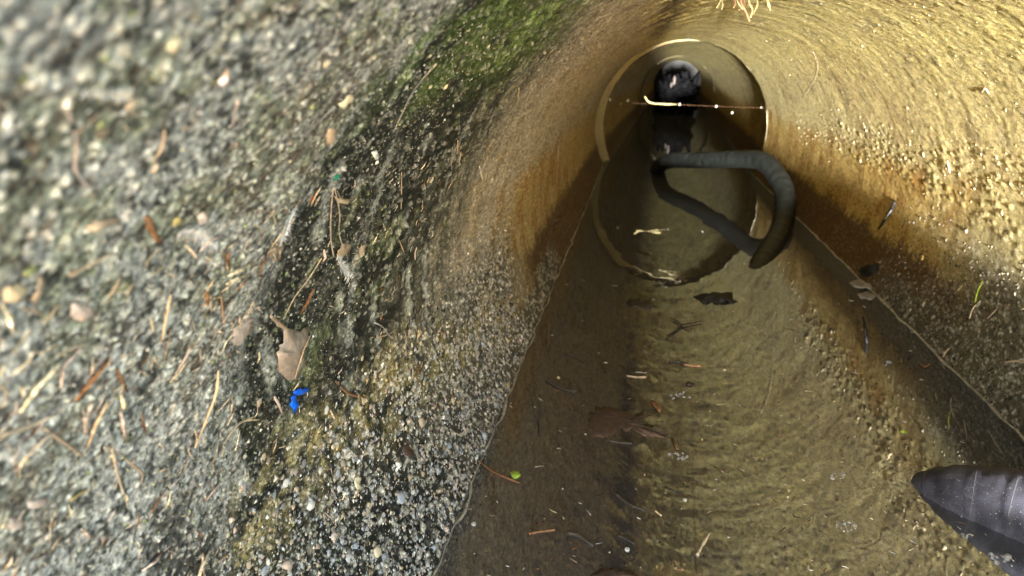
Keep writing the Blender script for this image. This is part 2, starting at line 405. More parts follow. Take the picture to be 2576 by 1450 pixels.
hw = np.where(wy < MOUTH, 1.5, 0.93)
WX = wx[None, :]*hw[:, None]+np.where(wy > JOINT, math.sin(ANG2)*(wy-JOINT)+.06, 0)[:, None]; WY = wy[:, None]+0*WX
rip = (fbm(WX*5, WY*5, WX*0, 3, 81)-.5)*0.0016*sm(WY, 2.0, 4.0)+(fbm(WX*16, WY*16, WX*0+3, 2, 83)-.5)*0.0007*sm(WY, 2.6, 4.2)
V = np.stack([WX, WY, WATER+rip], -1).reshape(-1, 3)*R
water = tag(mesh('water', V, grid_faces(len(wy), 121), M_WATER), 'shallow murky brown water lying in the bottom of the pipe', None, kind='structure')
M_SILT = mat('silt', (0.07, 0.062, 0.056), 0.9, 0.4, 45, 0.6, 200)
by = np.concatenate([[-2, -1], np.arange(0.2, 34, 0.08)]); bx_ = np.linspace(-0.95, 0.95, 60)
BX = bx_[None, :]+np.where(by > JOINT, math.sin(ANG2)*(by-JOINT)+.06, 0)[:, None]; BY = by[:, None]+0*BX
BZ = WATER-0.05-0.05*fbm(BX*3, BY*3, BX*0, 3, 91)-0.012*fbm(BX*20, BY*20, BX*0, 2, 93)
tag(mesh('silt_bed', np.stack([BX, BY, BZ], -1).reshape(-1, 3)*R, grid_faces(len(by), 60), M_SILT), 'dark silt on the bottom under the water', kind='structure')
M_GRND = mat('pale_gravel', (0.34, 0.31, 0.25), 0.95, 0.3, 3.0, 0.4, 30)
GY = [-300.0, -3.0, -1.2, 0.0, 40.0, 300.0]; GX = [-300.0, -4.0, 4.0, 300.0]
GV = [(x, y, -1.32*R+(max(0, -1.2-y)*-math.tan(math.radians(SLOPE))-0.12*(y < -1.2))) for y in GY for x in GX]
tag(mesh('ground', GV, grid_faces(len(GY), len(GX)), M_GRND, smooth=False), 'gravel ground outside the mouth of the pipe', kind='structure')


# ------------------------------------------------------------------ placing things on the wall and the water
def on(px, py, lift=0.0):
    """point on the real (rough) wall or on the water, its normal, the depth"""
    P, n, d, k = hit(px, py)
    if k == 'wall':
        th = np.array([math.atan2(P[0], P[2])]); y = np.array([P[1]/R])
        h = float(wall_height(th, y)[0][0]); P = np.array([math.sin(th[0])*(1-h), y[0], math.cos(th[0])*(1-h)])*R
    return P+n*lift, n, d
def on_many(L_):
    """on() for a list of picture points at one go"""
    H = [hit(*p) for p in L_]
    th = np.array([math.atan2(h[0][0], h[0][2]) for h in H]); y = np.array([h[0][1]/R for h in H]); hh = wall_height(th, y)[0]
    return [((np.array([math.sin(t)*(1-e), q, math.cos(t)*(1-e)])*R if h[3] == 'wall' else h[0]), h[1], h[2]) for h, t, q, e in zip(H, th, y, hh)]
def at_depth(px, py, y):
    d = AF+AR*(px-1288)/FPX-AU*(py-725)/FPX
    return (CAM+d*(y/d[1]))*R
TONES = dict(straw=(0.44, 0.34, 0.22), tan=(0.33, 0.245, 0.17), brown=(0.17, 0.085, 0.04), dark=(0.035, 0.028, 0.022), pink=(0.42, 0.33, 0.28),
             white=(0.52, 0.51, 0.50), dusty=(0.25, 0.20, 0.165), root=(0.24, 0.19, 0.085), cream=(0.56, 0.48, 0.33), grey=(0.20, 0.19, 0.19), orange=(0.34, 0.19, 0.10), lime=(0.36, 0.50, 0.06),
             green=(0.22, 0.42, 0.03), blue=(0.005, 0.10, 0.62), red=(0.45, 0.05, 0.02), yellow=(0.42, 0.32, 0.12), teal=(0.0, 0.22, 0.12),
             rust=(0.075, 0.047, 0.034), black=(0.008, 0.008, 0.009), slate=(0.30, 0.32, 0.36), wood=(0.42, 0.34, 0.25))
def tone(k, rough=0.75, spec=0.3): return mat('litter_'+k, TONES[k], rough, 0.35, 120, 0.3, 500, spec)
RNG = random.Random(7)

def stick(name, label, cat, px, w, k, parts=(), lift=0.35, flat=0.6, group=None, taper=0.6):
    """a straw, needle or twig: px its course in the picture, w its width in picture points; parts = side shoots"""
    base = on(*px[0])[0]; root = empty(name, base)
    tag(root, label, cat, group)
    def one(nm, pts, wd, kk):
        q = on_many(pts)
        pos = spline([a+n*(wd*pix(d)*((0.25 if wd < 12 else .12)+lift*(0.4+RNG.random())*(1 if wd < 12 else .25))) for a, n, d in q], 5)
        r0 = wd*0.5*pix(q[0][2]); nn = len(pos)
        rad = [r0*(1-(1-taper)*abs(2*i/(nn-1)-0.9)**2)*(0.85+0.3*RNG.random()) for i in range(nn)]
        V, F = tube([p-base for p in pos], rad, 6, flat, q[0][1])
        return mesh(nm, V, F, tone(kk), root)
    one('stem', px, w, k)
    for pts, wd, kk in parts: one('side_shoot', pts, wd, kk)
    return root
def chip(name, label, cat, px, k, thick=2.0, bulge=4.0, lift=2.0, extra=None, group=None, rough=0.7, rag=.07):
    """a flat scrap (leaf, husk, flake): px its outline in the picture"""
    fine = []
    for i, (x, y) in enumerate(px):
        x2, y2 = px[(i+1) % len(px)]; e = math.hypot(x2-x, y2-y); m_ = max(1, int(e/9))
        for j_ in range(m_):
            t = j_/m_; w_ = max(e, 12)*rag*(math.sin(math.pi*t)+(.6 if m_ > 2 else 0))*RNG.uniform(-.6, 1.0)
            fine.append((x+(x2-x)*t+(y2-y)/e*w_, y+(y2-y)*t-(x2-x)/e*w_))
    cx = sum(p[0] for p in px)/len(px); cy = sum(p[1] for p in px)/len(px); px = fine
    q = on_many(px)
    c, cn, cdp = on(cx, cy); u = pix(cdp)
    n = len(px); mid = []
    out = [a+nn*u*(lift+RNG.uniform(-.5, 1.0)*lift) for a, nn, d in q]
    for a, nn, d in on_many([(cx+(x-cx)*.55, cy+(y-cy)*.55) for x, y in px]):
        mid.append(a+nn*u*(lift+bulge*RNG.uniform(.5, 1.1)))
    cen = c+cn*u*(lift+bulge)
    top = out+mid+[cen]; V = [p-c for p in top]+[p-c-cn*u*thick for p in top]
    m_ = 2*n+1; F = []
    for i in range(n):
        j = (i+1) % n
        F += [(i, j, n+j, n+i), (n+i, n+j, 2*n), (m_+j, m_+i, m_+n+i, m_+n+j), (m_+n+j, m_+n+i, m_+2*n), (j, i, m_+i, m_+j)]
    root = empty(name, c) if extra else None
    o = mesh('blade' if extra else name, V, F, tone(k, rough), root, smooth=True)
    if not extra: o.location = c
    tag(root or o, label, cat, group)
    for nm, pts, wd, kk in (extra or ()):
        qq = [on(*p) for p in pts]
        Vt, Ft = tube([a+nn*u*(lift+bulge*1.1)-c for a, nn, d in qq], [wd*.5*u]*len(qq), 6, .7)
        mesh(nm, Vt, Ft, tone(kk), root)
    return root or o
import bmesh
def lump_data(name, seed, sub=2, rough=0.35, freq=1.1):
    bm = bmesh.new(); bmesh.ops.create_icosphere(bm, subdivisions=sub, radius=1.0)
    co = np.array([v.co[:] for v in bm.verts])
    f = 1+rough*2*(fbm(co[:, 0]*freq+seed*3.7, co[:, 1]*freq, co[:, 2]*freq, 2 if freq < 2 else 4, seed)-.5)
    for v, k in zip(bm.verts, f): v.co = v.co*float(k)
    me = bpy.data.meshes.new(name); bm.to_mesh(me); bm.free()
    me.polygons.foreach_set('use_smooth', np.ones(len(me.polygons), bool)); return me
LUMPS = {}
def pebble(name, label, cat, px, py, w, h, k, thick=0.6, seed=1, parent=None, group=None, sub=2, spec=0.3, rough=.75):
    key = (seed % 6, k, sub)
    if key not in LUMPS:
        LUMPS[key] = lump_data(name, seed % 6+1, sub); LUMPS[key].materials.append(tone(k, rough, spec))
    A = (hit(px+w/2, py)[0]-hit(px-w/2, py)[0])/2; B = (hit(px, py+h/2)[0]-hit(px, py-h/2)[0])/2
    la, lb = np.linalg.norm(A), np.linalg.norm(B); q = min(la, lb, 0.55*min(w, h)*pix(hit(px, py)[2]))
    A *= min(1, 1.35*q/la); B *= min(1, 1.35*q/lb)
    P, n, d = on(px, py, q*thick*0.35)
    o = bpy.data.objects.new(name, LUMPS[key]); COL.objects.link(o)
    M_ = Matrix.Identity(4)
    for i in range(3): M_[i][0], M_[i][1], M_[i][2], M_[i][3] = A[i], B[i], n[i]*q*thick, P[i]
    # orthogonal axes so that the matrix is a plain rotation and scale
    X_ = Vector(A).normalized(); N_ = Vector(n); X_ = (X_-N_*X_.dot(N_)).normalized(); Y_ = N_.cross(X_)
    o.matrix_basis = Matrix.Translation(P) @ Matrix((X_, Y_, N_)).transposed().to_4x4() @ Matrix.Diagonal((la*min(1, 1.35*q/la), lb*min(1, 1.35*q/lb), q*thick, 1))
    if parent: o.parent = parent
    else: tag(o, label, cat, group)
    return o
def feather(name, label, px, barb, k='white', nb=46, downy=True, seed=1, sw=3.0, kshaft='cream'):
    """px: course of the shaft; barb: length of the barbs in picture points"""
    rg = random.Random(seed); q = on_many(px); base = q[0][0]; d = q[len(q)//2][2]; u = pix(d)
    root = empty(name, base); tag(root, label, 'feather')
    pos = spline([a+n*u*5 for a, n, dd in q], 8); N_ = q[0][1]
    V, F = tube([p-base for p in pos], [sw*.5*u*(1-.7*i/(len(pos)-1)) for i in range(len(pos))], 5)
    mesh('shaft', V, F, tone(kshaft), root)
    V, F = [], []
    for i in range(nb):
        t = (i+rg.random())/nb*(len(pos)-1); i0 = min(int(t), len(pos)-2); p = pos[i0]+(pos[i0+1]-pos[i0])*(t-i0)
        ax = pos[i0+1]-pos[i0]; ax /= np.linalg.norm(ax); sd = np.cross(ax, N_)*(1 if i % 2 else -1)
        ln = barb*u*(0.55+0.6*rg.random())*math.sin(math.pi*(0.12+0.8*t/(len(pos)-1)))**.6
        sp = 0.9 if downy else 0.35
        dr = sd*(0.5+sp*rg.random())+ax*(0.9-(.5*rg.random() if downy else 0)); dr /= np.linalg.norm(dr)
        bend = N_*rg.uniform(-.1, .45)*(1 if downy else .3)+ax*rg.uniform(-.4, .4)*(1 if downy else .2)
        pts = [p, p+dr*ln*.5+bend*ln*.18-base*0, p+dr*ln+bend*ln*.45]
        v, f = tube([x-base for x in pts], [1.6*u, 1.3*u, 0.5*u] if downy else [1.6*u, 1.5*u, .7*u], 3)
        F += [tuple(x+len(V) for x in g_) for g_ in f]; V += v
    mesh('barbs', V, F, tone(k), root); return root

# ------------------------------------------------------------------ the black hose lying in a loop at the joint
def hose_material(name, col, rough, ribs, dust=1.0, spec=.5):
    M = bpy.data.materials.new(name); M.use_nodes = True; nt = M.node_tree; N, L = nt.nodes, nt.links
    b = N['Principled BSDF']; tc = N.new('ShaderNodeTexCoord'); b.inputs['Roughness'].default_value = rough
    nz = N.new('ShaderNodeTexNoise'); nz.inputs['Scale'].default_value = 40; nz.inputs['Detail'].default_value = 5; L.new(tc.outputs['Object'], nz.inputs[0])
    rp = N.new('ShaderNodeValToRGB'); rp.color_ramp.elements[0].position = .35; rp.color_ramp.elements[1].position = .72
    rp.color_ramp.elements[0].color = tuple(c*.6 for c in col)+(1,); rp.color_ramp.elements[1].color = tuple(c*1.7 for c in col)+(1,)
    L.new(nz.outputs['Fac'], rp.inputs[0])
    vo = N.new('ShaderNodeTexNoise'); vo.inputs['Scale'].default_value = 620; vo.inputs['Detail'].default_value = 1; L.new(tc.outputs['Object'], vo.inputs[0])
    dt = N.new('ShaderNodeMapRange'); dt.inputs[1].default_value = .70; dt.inputs[2].default_value = .76; dt.inputs[4].default_value = dust; b.inputs['Specular IOR Level'].default_value = spec; L.new(vo.outputs['Fac'], dt.inputs[0])
    mx = N.new('ShaderNodeMix'); mx.data_type = 'RGBA'; L.new(dt.outputs[0], mx.inputs[0]); L.new(rp.outputs[0], mx.inputs[6]); mx.inputs[7].default_value = (.45, .44, .42, 1)
    L.new(mx.outputs[2], b.inputs['Base Color'])
    uv = N.new('ShaderNodeUVMap'); uv.uv_map = 'UVMap'
    wv = N.new('ShaderNodeTexWave'); wv.bands_direction = 'Y'; wv.inputs['Scale'].default_value = ribs; wv.inputs['Distortion'].default_value = .4
    L.new(uv.outputs[0], wv.inputs[0])
    ad = N.new('ShaderNodeMath'); ad.operation = 'MULTIPLY_ADD'; ad.inputs[1].default_value = .5; L.new(nz.outputs['Fac'], ad.inputs[0]); L.new(wv.outputs['Fac'], ad.inputs[2])
    bp = N.new('ShaderNodeBump'); bp.inputs['Strength'].default_value = .3; bp.inputs['Distance'].default_value = .0008; L.new(ad.outputs[0], bp.inputs['Height']); L.new(bp.outputs[0], b.inputs['Normal'])
    return M
def hose_mesh(name, pts, r, material, parent, n=40, steps=14, wob=0.0, flat=1.0):
    pos = spline(pts, steps); rad = [r*(1+wob*math.sin(i*1.7)*math.sin(i*.37)) for i in range(len(pos))]
    V, F = tube(pos, rad, n, flat); o = mesh(name, V, F, material, parent)
    uvl = o.data.uv_layers.new(name='UVMap'); ll = np.cumsum([0]+[np.linalg.norm(pos[i+1]-pos[i]) for i in range(len(pos)-1)])
    vi = np.empty(len(o.data.loops), np.int32); o.data.loops.foreach_get('vertex_index', vi)
    uv = np.stack([ll[vi//n], (vi % n)/n], -1).astype(np.float32)
    uvl.data.foreach_set('uv', uv.ravel()); return o, pos
M_HOSE = hose_material('wet_black_rubber', (0.005, 0.006, 0.0054), 0.55, 3, 0.0, .16)
hr = 0.082*R
hp = [hit(1636, 424)[0]-np.array([0, 0, .30*R]), hit(1646, 420)[0]-np.array([0, 0, .12*R]), at_depth(1676, 408, 8.42), at_depth(1760, 404, 7.95), at_depth(1850, 401, 7.4), at_depth(1918, 406, 6.9),
      at_depth(1960, 452, 6.5), at_depth(1976, 508, 6.15)]+[hit(x_, y_)[0]+np.array([0, 0, dz*R]) for x_, y_, dz in ((1964, 584, .014), (1936, 628, -.025), (1902, 668, -.07), (1862, 715, -.13))]
hose = empty('hose', hp[0]); tag(hose, 'black rubber hose looping out of the water in front of the round joint', 'hose')
ho, _ = hose_mesh('tube', [p-hp[0] for p in hp], hr, M_HOSE, hose, 40, 14, 0.035)

# ------------------------------------------------------------------ the grey hose at the lower right
M_GHOSE = hose_material('grey_woven_hose', (0.034, 0.034, 0.046), 0.65, 46, .5, .25)
gr_ = 0.118
gp = [np.array(v)*R for v in ((0.24, 2.31, WATER-.24), (0.44, 2.135, WATER-gr_-.002), (0.525, 2.06, WATER-.035), (0.645, 1.95, WATER+.028), (0.75, 1.81, WATER+.08), (0.785, 1.55, WATER+.13), (0.775, 0.9, WATER+.17), (0.74, -.4, WATER+.2))]
gh = empty('hose', gp[1]); tag(gh, 'dark grey woven hose rising from the water in the lower right corner', 'hose')
go, gpos = hose_mesh('sleeve', [p-gp[1] for p in gp], gr_*R, M_GHOSE, gh, 72, 16, 0.025)
M_SEAM = mat('seam', (0.085, 0.083, 0.095), 0.7, .2, 200, .2)
for i in (27, 38, 47, 58, 70):
    c = gpos[i]; t = gpos[i+1]-gpos[i-1]; t /= np.linalg.norm(t); sd = np.cross(t, (0, 0, 1.0)); sd /= np.linalg.norm(sd); up = np.cross(sd, t)
    V, F = tube([c+t*.012*R*math.sin(a*2)+gr_*R*1.006*(math.cos(a)*sd+math.sin(a)*up) for a in np.linspace(0, 2*math.pi, 49)], 0.0009*R, 5)
    mesh('seam', V, F, M_SEAM, gh)

# ------------------------------------------------------------------ far things: clump, thread, hanging roots
def blob(name, centre, axes, seed, material, parent, rough=0.6, sub=3, freq=1.1):
    me = lump_data(name, seed, sub, rough, freq); me.materials.append(material)
    o = bpy.data.objects.new(name, me); COL.objects.link(o); o.location = centre; o.scale = axes
    if parent: o.parent = parent
    return o
M_MUCK = mat('black_muck', (0.0035, 0.0035, 0.004), 0.95, .4, 12, .8, 30, 0.0)
cl = empty('debris_clump', at_depth(1700, 270, 20.3)); tag(cl, 'ragged black clump of debris half blocking the far end of the pipe', 'debris')
cb = cl.location
for (px, py, w, h, sd) in ((1684, 240, 44, 60, 3), (1728, 248, 34, 78, 5), (1666, 250, 26, 40, 8), (1708, 226, 44, 26, 9), (1680, 214, 22, 34, 11), (1732, 228, 22, 34, 12), (1700, 262, 60, 24, 17)):
    p = at_depth(px, py, 20.3+.25*(sd % 3)); u = 20.3*R/FPX
    blob('muck', Vector(p)-cb, (w*.55*u, .3*R, h*.55*u), sd, M_MUCK, cl, 1.5, 4, 2.6)
for (px, py, w, h, sd) in ((1697, 204, 7, 22, 4), (1689, 214, 5, 14, 6)):
    p = at_depth(px, py, 19.6); u = 19.6*R/FPX
    blob('pale_rag', Vector(p)-cb, (w*.5*u, .08*R, h*.5*u), sd, mat('rag', (.07, .055, .05), .9, .4, 20, .5), cl, .5, 2)
thr = [at_depth(1535, 256, 9.12), at_depth(1600, 260, 9.1), at_depth(1640, 262, 9.1), at_depth(1710, 264, 9.1), at_depth(1800, 268, 9.1), at_depth(1926, 272, 9.12)]
ts = empty('spider_thread', thr[0]); tag(ts, 'fine spider thread with hanging drops stretched across the round joint', 'thread')
u9 = 9.1*R/FPX
V, F = tube([p-thr[0] for p in spline(thr, 6)], 0.13*u9, 4); mesh('strand', V, F, tone('brown'), ts)
M_DROP = mat('drop', (0.25, 0.24, 0.2), 0.1, .1, 50, 0, None, .8)
for i, (px, py, s_) in enumerate(((1710, 263, 6), (1802, 268, 6), (1842, 284, 5.5), (1535, 252, 7), (1580, 253, 6), (1562, 262, 4), (1915, 271, 4))):
    blob('drop', Vector(at_depth(px, py, 9.08)-thr[0]), (s_*.42*u9, s_*.42*u9, s_*.55*u9), i+1, M_DROP, ts, .1, 2)
tw = [at_depth(1622, 243, 9.05), at_depth(1634, 258, 9.04), at_depth(1665, 262, 9.04), at_depth(1704, 263, 9.05)]
V, F = tube([p-tw[0] for p in spline(tw, 5)], [1.0*u9]+[1.7*u9]*13+[1.0*u9, .7*u9], 6); o = mesh('twig', V, F, tone('root')); o.location = tw[0]
tag(o, 'pale bent twig caught on the spider thread in front of the dark far end', 'twig')
rt = on(1862, -14)[0]; root = empty('hanging_roots', rt); tag(root, 'brown rootlets hanging from the crown at the top edge', 'roots')
for pts, w, k in (([(1862, -14), (1866, 12), (1876, 30), (1886, 54)], 7, 'brown'), ([(1850, -12), (1856, 6), (1868, 24)], 4, 'root'), ([(1880, -14), (1886, 10), (1893, 26), (1888, 44)], 5, 'root'),
                  ([(1842, -10), (1850, 8), (1846, 20)], 4, 'brown'), ([(1898, -12), (1906, 8), (1898, 30), (1890, 40)], 3, 'root'), ([(1866, -10), (1874, 14), (1858, 26)], 3, 'brown'), ([(1815, -8), (1810, 8), (1803, 20)], 4, 'root'), ([(1812, -8), (1818, 10), (1816, 24)], 3, 'root')):
    yy = on(pts[0][0], pts[0][1])[0][1]/R-.12; q = [on(*pts[0])[0]]+[at_depth(a, b_, yy-.05*i) for i, (a, b_) in enumerate(pts[1:])]
    uu = yy*R/FPX; V, F = tube([p-rt for p in spline(q, 5)], [w*.5*uu*(1-.5*i/(5*(len(q)-1))) for i in range(5*(len(q)-1)+1)], 5); mesh('rootlet', V, F, tone(k), root)
q = [on(1926, -10)[0], at_depth(1932, 6, 3.5), at_depth(1938, 26, 3.42)]
V, F = tube([p-q[0] for p in spline(q, 6)], [3*3.5*R/FPX]*10+[1*3.5*R/FPX]*3, 5, .4); o = mesh('grass_blade', V, F, tone('yellow')); o.location = q[0]
tag(o, 'yellow grass blade hanging from the crown right of the brown rootlets', 'grass blade')

# ------------------------------------------------------------------ litter stuck on the left wall: feathers
LW = 'left wall'
feather('down_feather', 'fan-shaped white down feather in the middle of the left wall, above the orange-brown husk', [(738, 512), (722, 545), (700, 596)], 46, 'white', 90, True, 3)
feather('down_feather', 'small white feather tuft below the crossing stems on the left wall', [(846, 640), (862, 672), (888, 722)], 24, 'white', 70, True, 4)
feather('down_feather', 'matted greyish white down tuft beside the yellow seed on the left wall', [(428, 572), (480, 578), (528, 612)], 40, 'white', 90, True, 5)
feather('down_feather', 'blurred white feather with tan knotted end near the upper left corner', [(300, 212), (240, 206), (172, 202)], 30, 'white', 60, True, 6, 6)
feather('feather', 'grey feather with white tip beside the curled oval leaf on the left wall', [(822, 251), (780, 286), (733, 334)], 17, 'grey', 60, False, 7, 4, 'white')
feather('feather', 'long thin grey feather with pale quill below the green moss', [(1094, 158), (1062, 190), (1030, 236), (980, 326)], 14, 'grey', 80, False, 8, 5, 'cream')
feather('feather', 'short dark grey feather beside the round cream pebble at upper left', [(505, 58), (470, 90), (430, 122)], 10, 'grey', 30, False, 9, 5, 'slate')
feather('feather', 'tiny dark feather with white shaft on the black mould', [(942, 812), (956, 822), (978, 848)], 6, 'grey', 24, False, 10, 3, 'white')
# leaves, husks and chips
chip('dead_leaf', 'crumpled brown leaf with pointed tip just above the blue plastic scraps', 'leaf',
     [(706, 850), (714, 824), (742, 830), (770, 819), (761, 862), (756, 915), (738, 948), (712, 954), (692, 930), (688, 884)], 'dusty', 3, 16, 6,
     [('vein', [(766, 824), (735, 870), (718, 945)], 3, 'tan')], rough=.4)
chip('leaf_husk', 'orange-brown trumpet-shaped husk under the white down feather', 'husk', [(654, 626), (668, 616), (690, 618), (712, 612), (700, 624), (684, 634), (662, 640)], 'tan', 2, 6, 4)
chip('curled_leaf', 'curled oval tan leaf beside the grey feather on the left wall', 'leaf', [(806, 306), (820, 305), (826, 322), (822, 346), (810, 356), (799, 345), (797, 325)], 'tan', 2, 9, 4)
chip('leaf_scrap', 'pinkish white leaf scrap at the upper left, below the grey feather', 'leaf', [(515, 178), (530, 160), (545, 140), (551, 160), (545, 183), (525, 188)], 'pink', 2, 7, 5)
chip('leaf_scrap', 'pale pinkish flake between crossed straws at the far left', 'leaf', [(148, 770), (165, 748), (200, 752), (214, 768), (196, 786), (166, 790)], 'pink', 2, 7, 4)
chip('curled_husk', 'curled brown husk with dark end left of the brown seed pod', 'husk', [(190, 552), (210, 536), (245, 528), (272, 530), (274, 542), (240, 546), (208, 556)], 'tan', 3, 8, 5)
chip('seed_pod', 'brown pointed seed pod left of the yellow seed', 'seed pod', [(340, 530), (352, 524), (364, 548), (378, 580), (388, 606), (372, 598), (352, 566)], 'brown', 3, 9, 4)
chip('leaf_husk', 'rolled pinkish husk at the right of the yellow seed', 'husk', [(480, 535), (494, 520), (508, 528), (502, 548), (486, 556)], 'pink', 2, 8, 4)
chip('wood_chip', 'thick pale wood chip cut by the left edge', 'wood chip', [(-14, 708), (20, 698), (44, 704), (38, 724), (10, 738), (-14, 742)], 'straw', 6, 8, 6)
chip('leaf_scrap', 'drooping pinkish brown leaf right of the wood chip at the left edge', 'leaf', [(66, 684), (84, 676), (92, 698), (76, 724), (64, 752), (54, 740), (62, 712)], 'tan', 2, 8, 5)
chip('bark_chip', 'square reddish bark chip in the lower left corner', 'bark chip', [(40, 1250), (62, 1242), (90, 1238), (88, 1258), (60, 1268), (42, 1266)], 'pink', 4, 6, 5)
chip('bark_chip', 'blunt pinkish bark chip cut by the left edge near the lower left corner', 'bark chip', [(-12, 1290), (10, 1288), (30, 1296), (26, 1314), (4, 1318), (-12, 1314)], 'pink', 4, 6, 5)
chip('plastic_scrap', 'upper of two bright blue plastic scraps on the left wall', 'plastic scrap', [(731, 984), (744, 974), (752, 978), (768, 972), (770, 984), (756, 990), (744, 994), (734, 992)], 'blue', 2, 7, 5, rough=.35)
chip('plastic_scrap', 'lower of two bright blue plastic scraps on the left wall', 'plastic scrap', [(721, 996), (732, 990), (738, 1004), (742, 1018), (734, 1026), (733, 1042), (727, 1028), (719, 1016)], 'blue', 2, 7, 5, rough=.35)
chip('leaf_scrap', 'tan slender husk above the curled oval leaf', 'husk', [(832, 246), (846, 232), (866, 220), (868, 228), (852, 242), (838, 252)], 'cream', 2, 5, 4)
chip('leaf_scrap', 'white papery flake left of the long grey feather', 'flake', [(932, 382), (944, 376), (948, 390), (938, 398)], 'white', 2, 4, 3)
chip('leaf_husk', 'brown husk at the foot of the crossing stems', 'husk', [(842, 628), (856, 616), (876, 612), (872, 632), (856, 644), (844, 640)], 'tan', 2, 6, 5)
chip('leaf_husk', 'small folded husk at the top of the crossing stems', 'husk', [(838, 492), (852, 498), (872, 496), (862, 508), (846, 508)], 'straw', 2, 5, 4)
chip('leaf_scrap', 'thin brown scale left of the white feather tuft', 'scale', [(896, 640), (902, 618), (914, 608), (910, 626), (902, 640)], 'tan', 2, 4, 3)
chip('leaf_scrap', 'ragged brown patch of leaf under the short wall straws', 'leaf', [(562, 842), (590, 812), (640, 800), (632, 830), (606, 862), (574, 868)], 'pink', 2, 4, 1.5)
chip('mineral_flake', 'long yellow-white flake low on the left wall above the waterline gravel', 'flake', [(884, 1202), (892, 1196), (898, 1212), (904, 1236), (896, 1240), (886, 1222)], 'cream', 3, 5, 3)
chip('leaf_scrap', 'round brown leaf scrap in the gravel near the waterline', 'leaf', [(1008, 1120), (1022, 1118), (1034, 1136), (1030, 1156), (1016, 1152), (1006, 1136)], 'rust', 2, 4, 2)
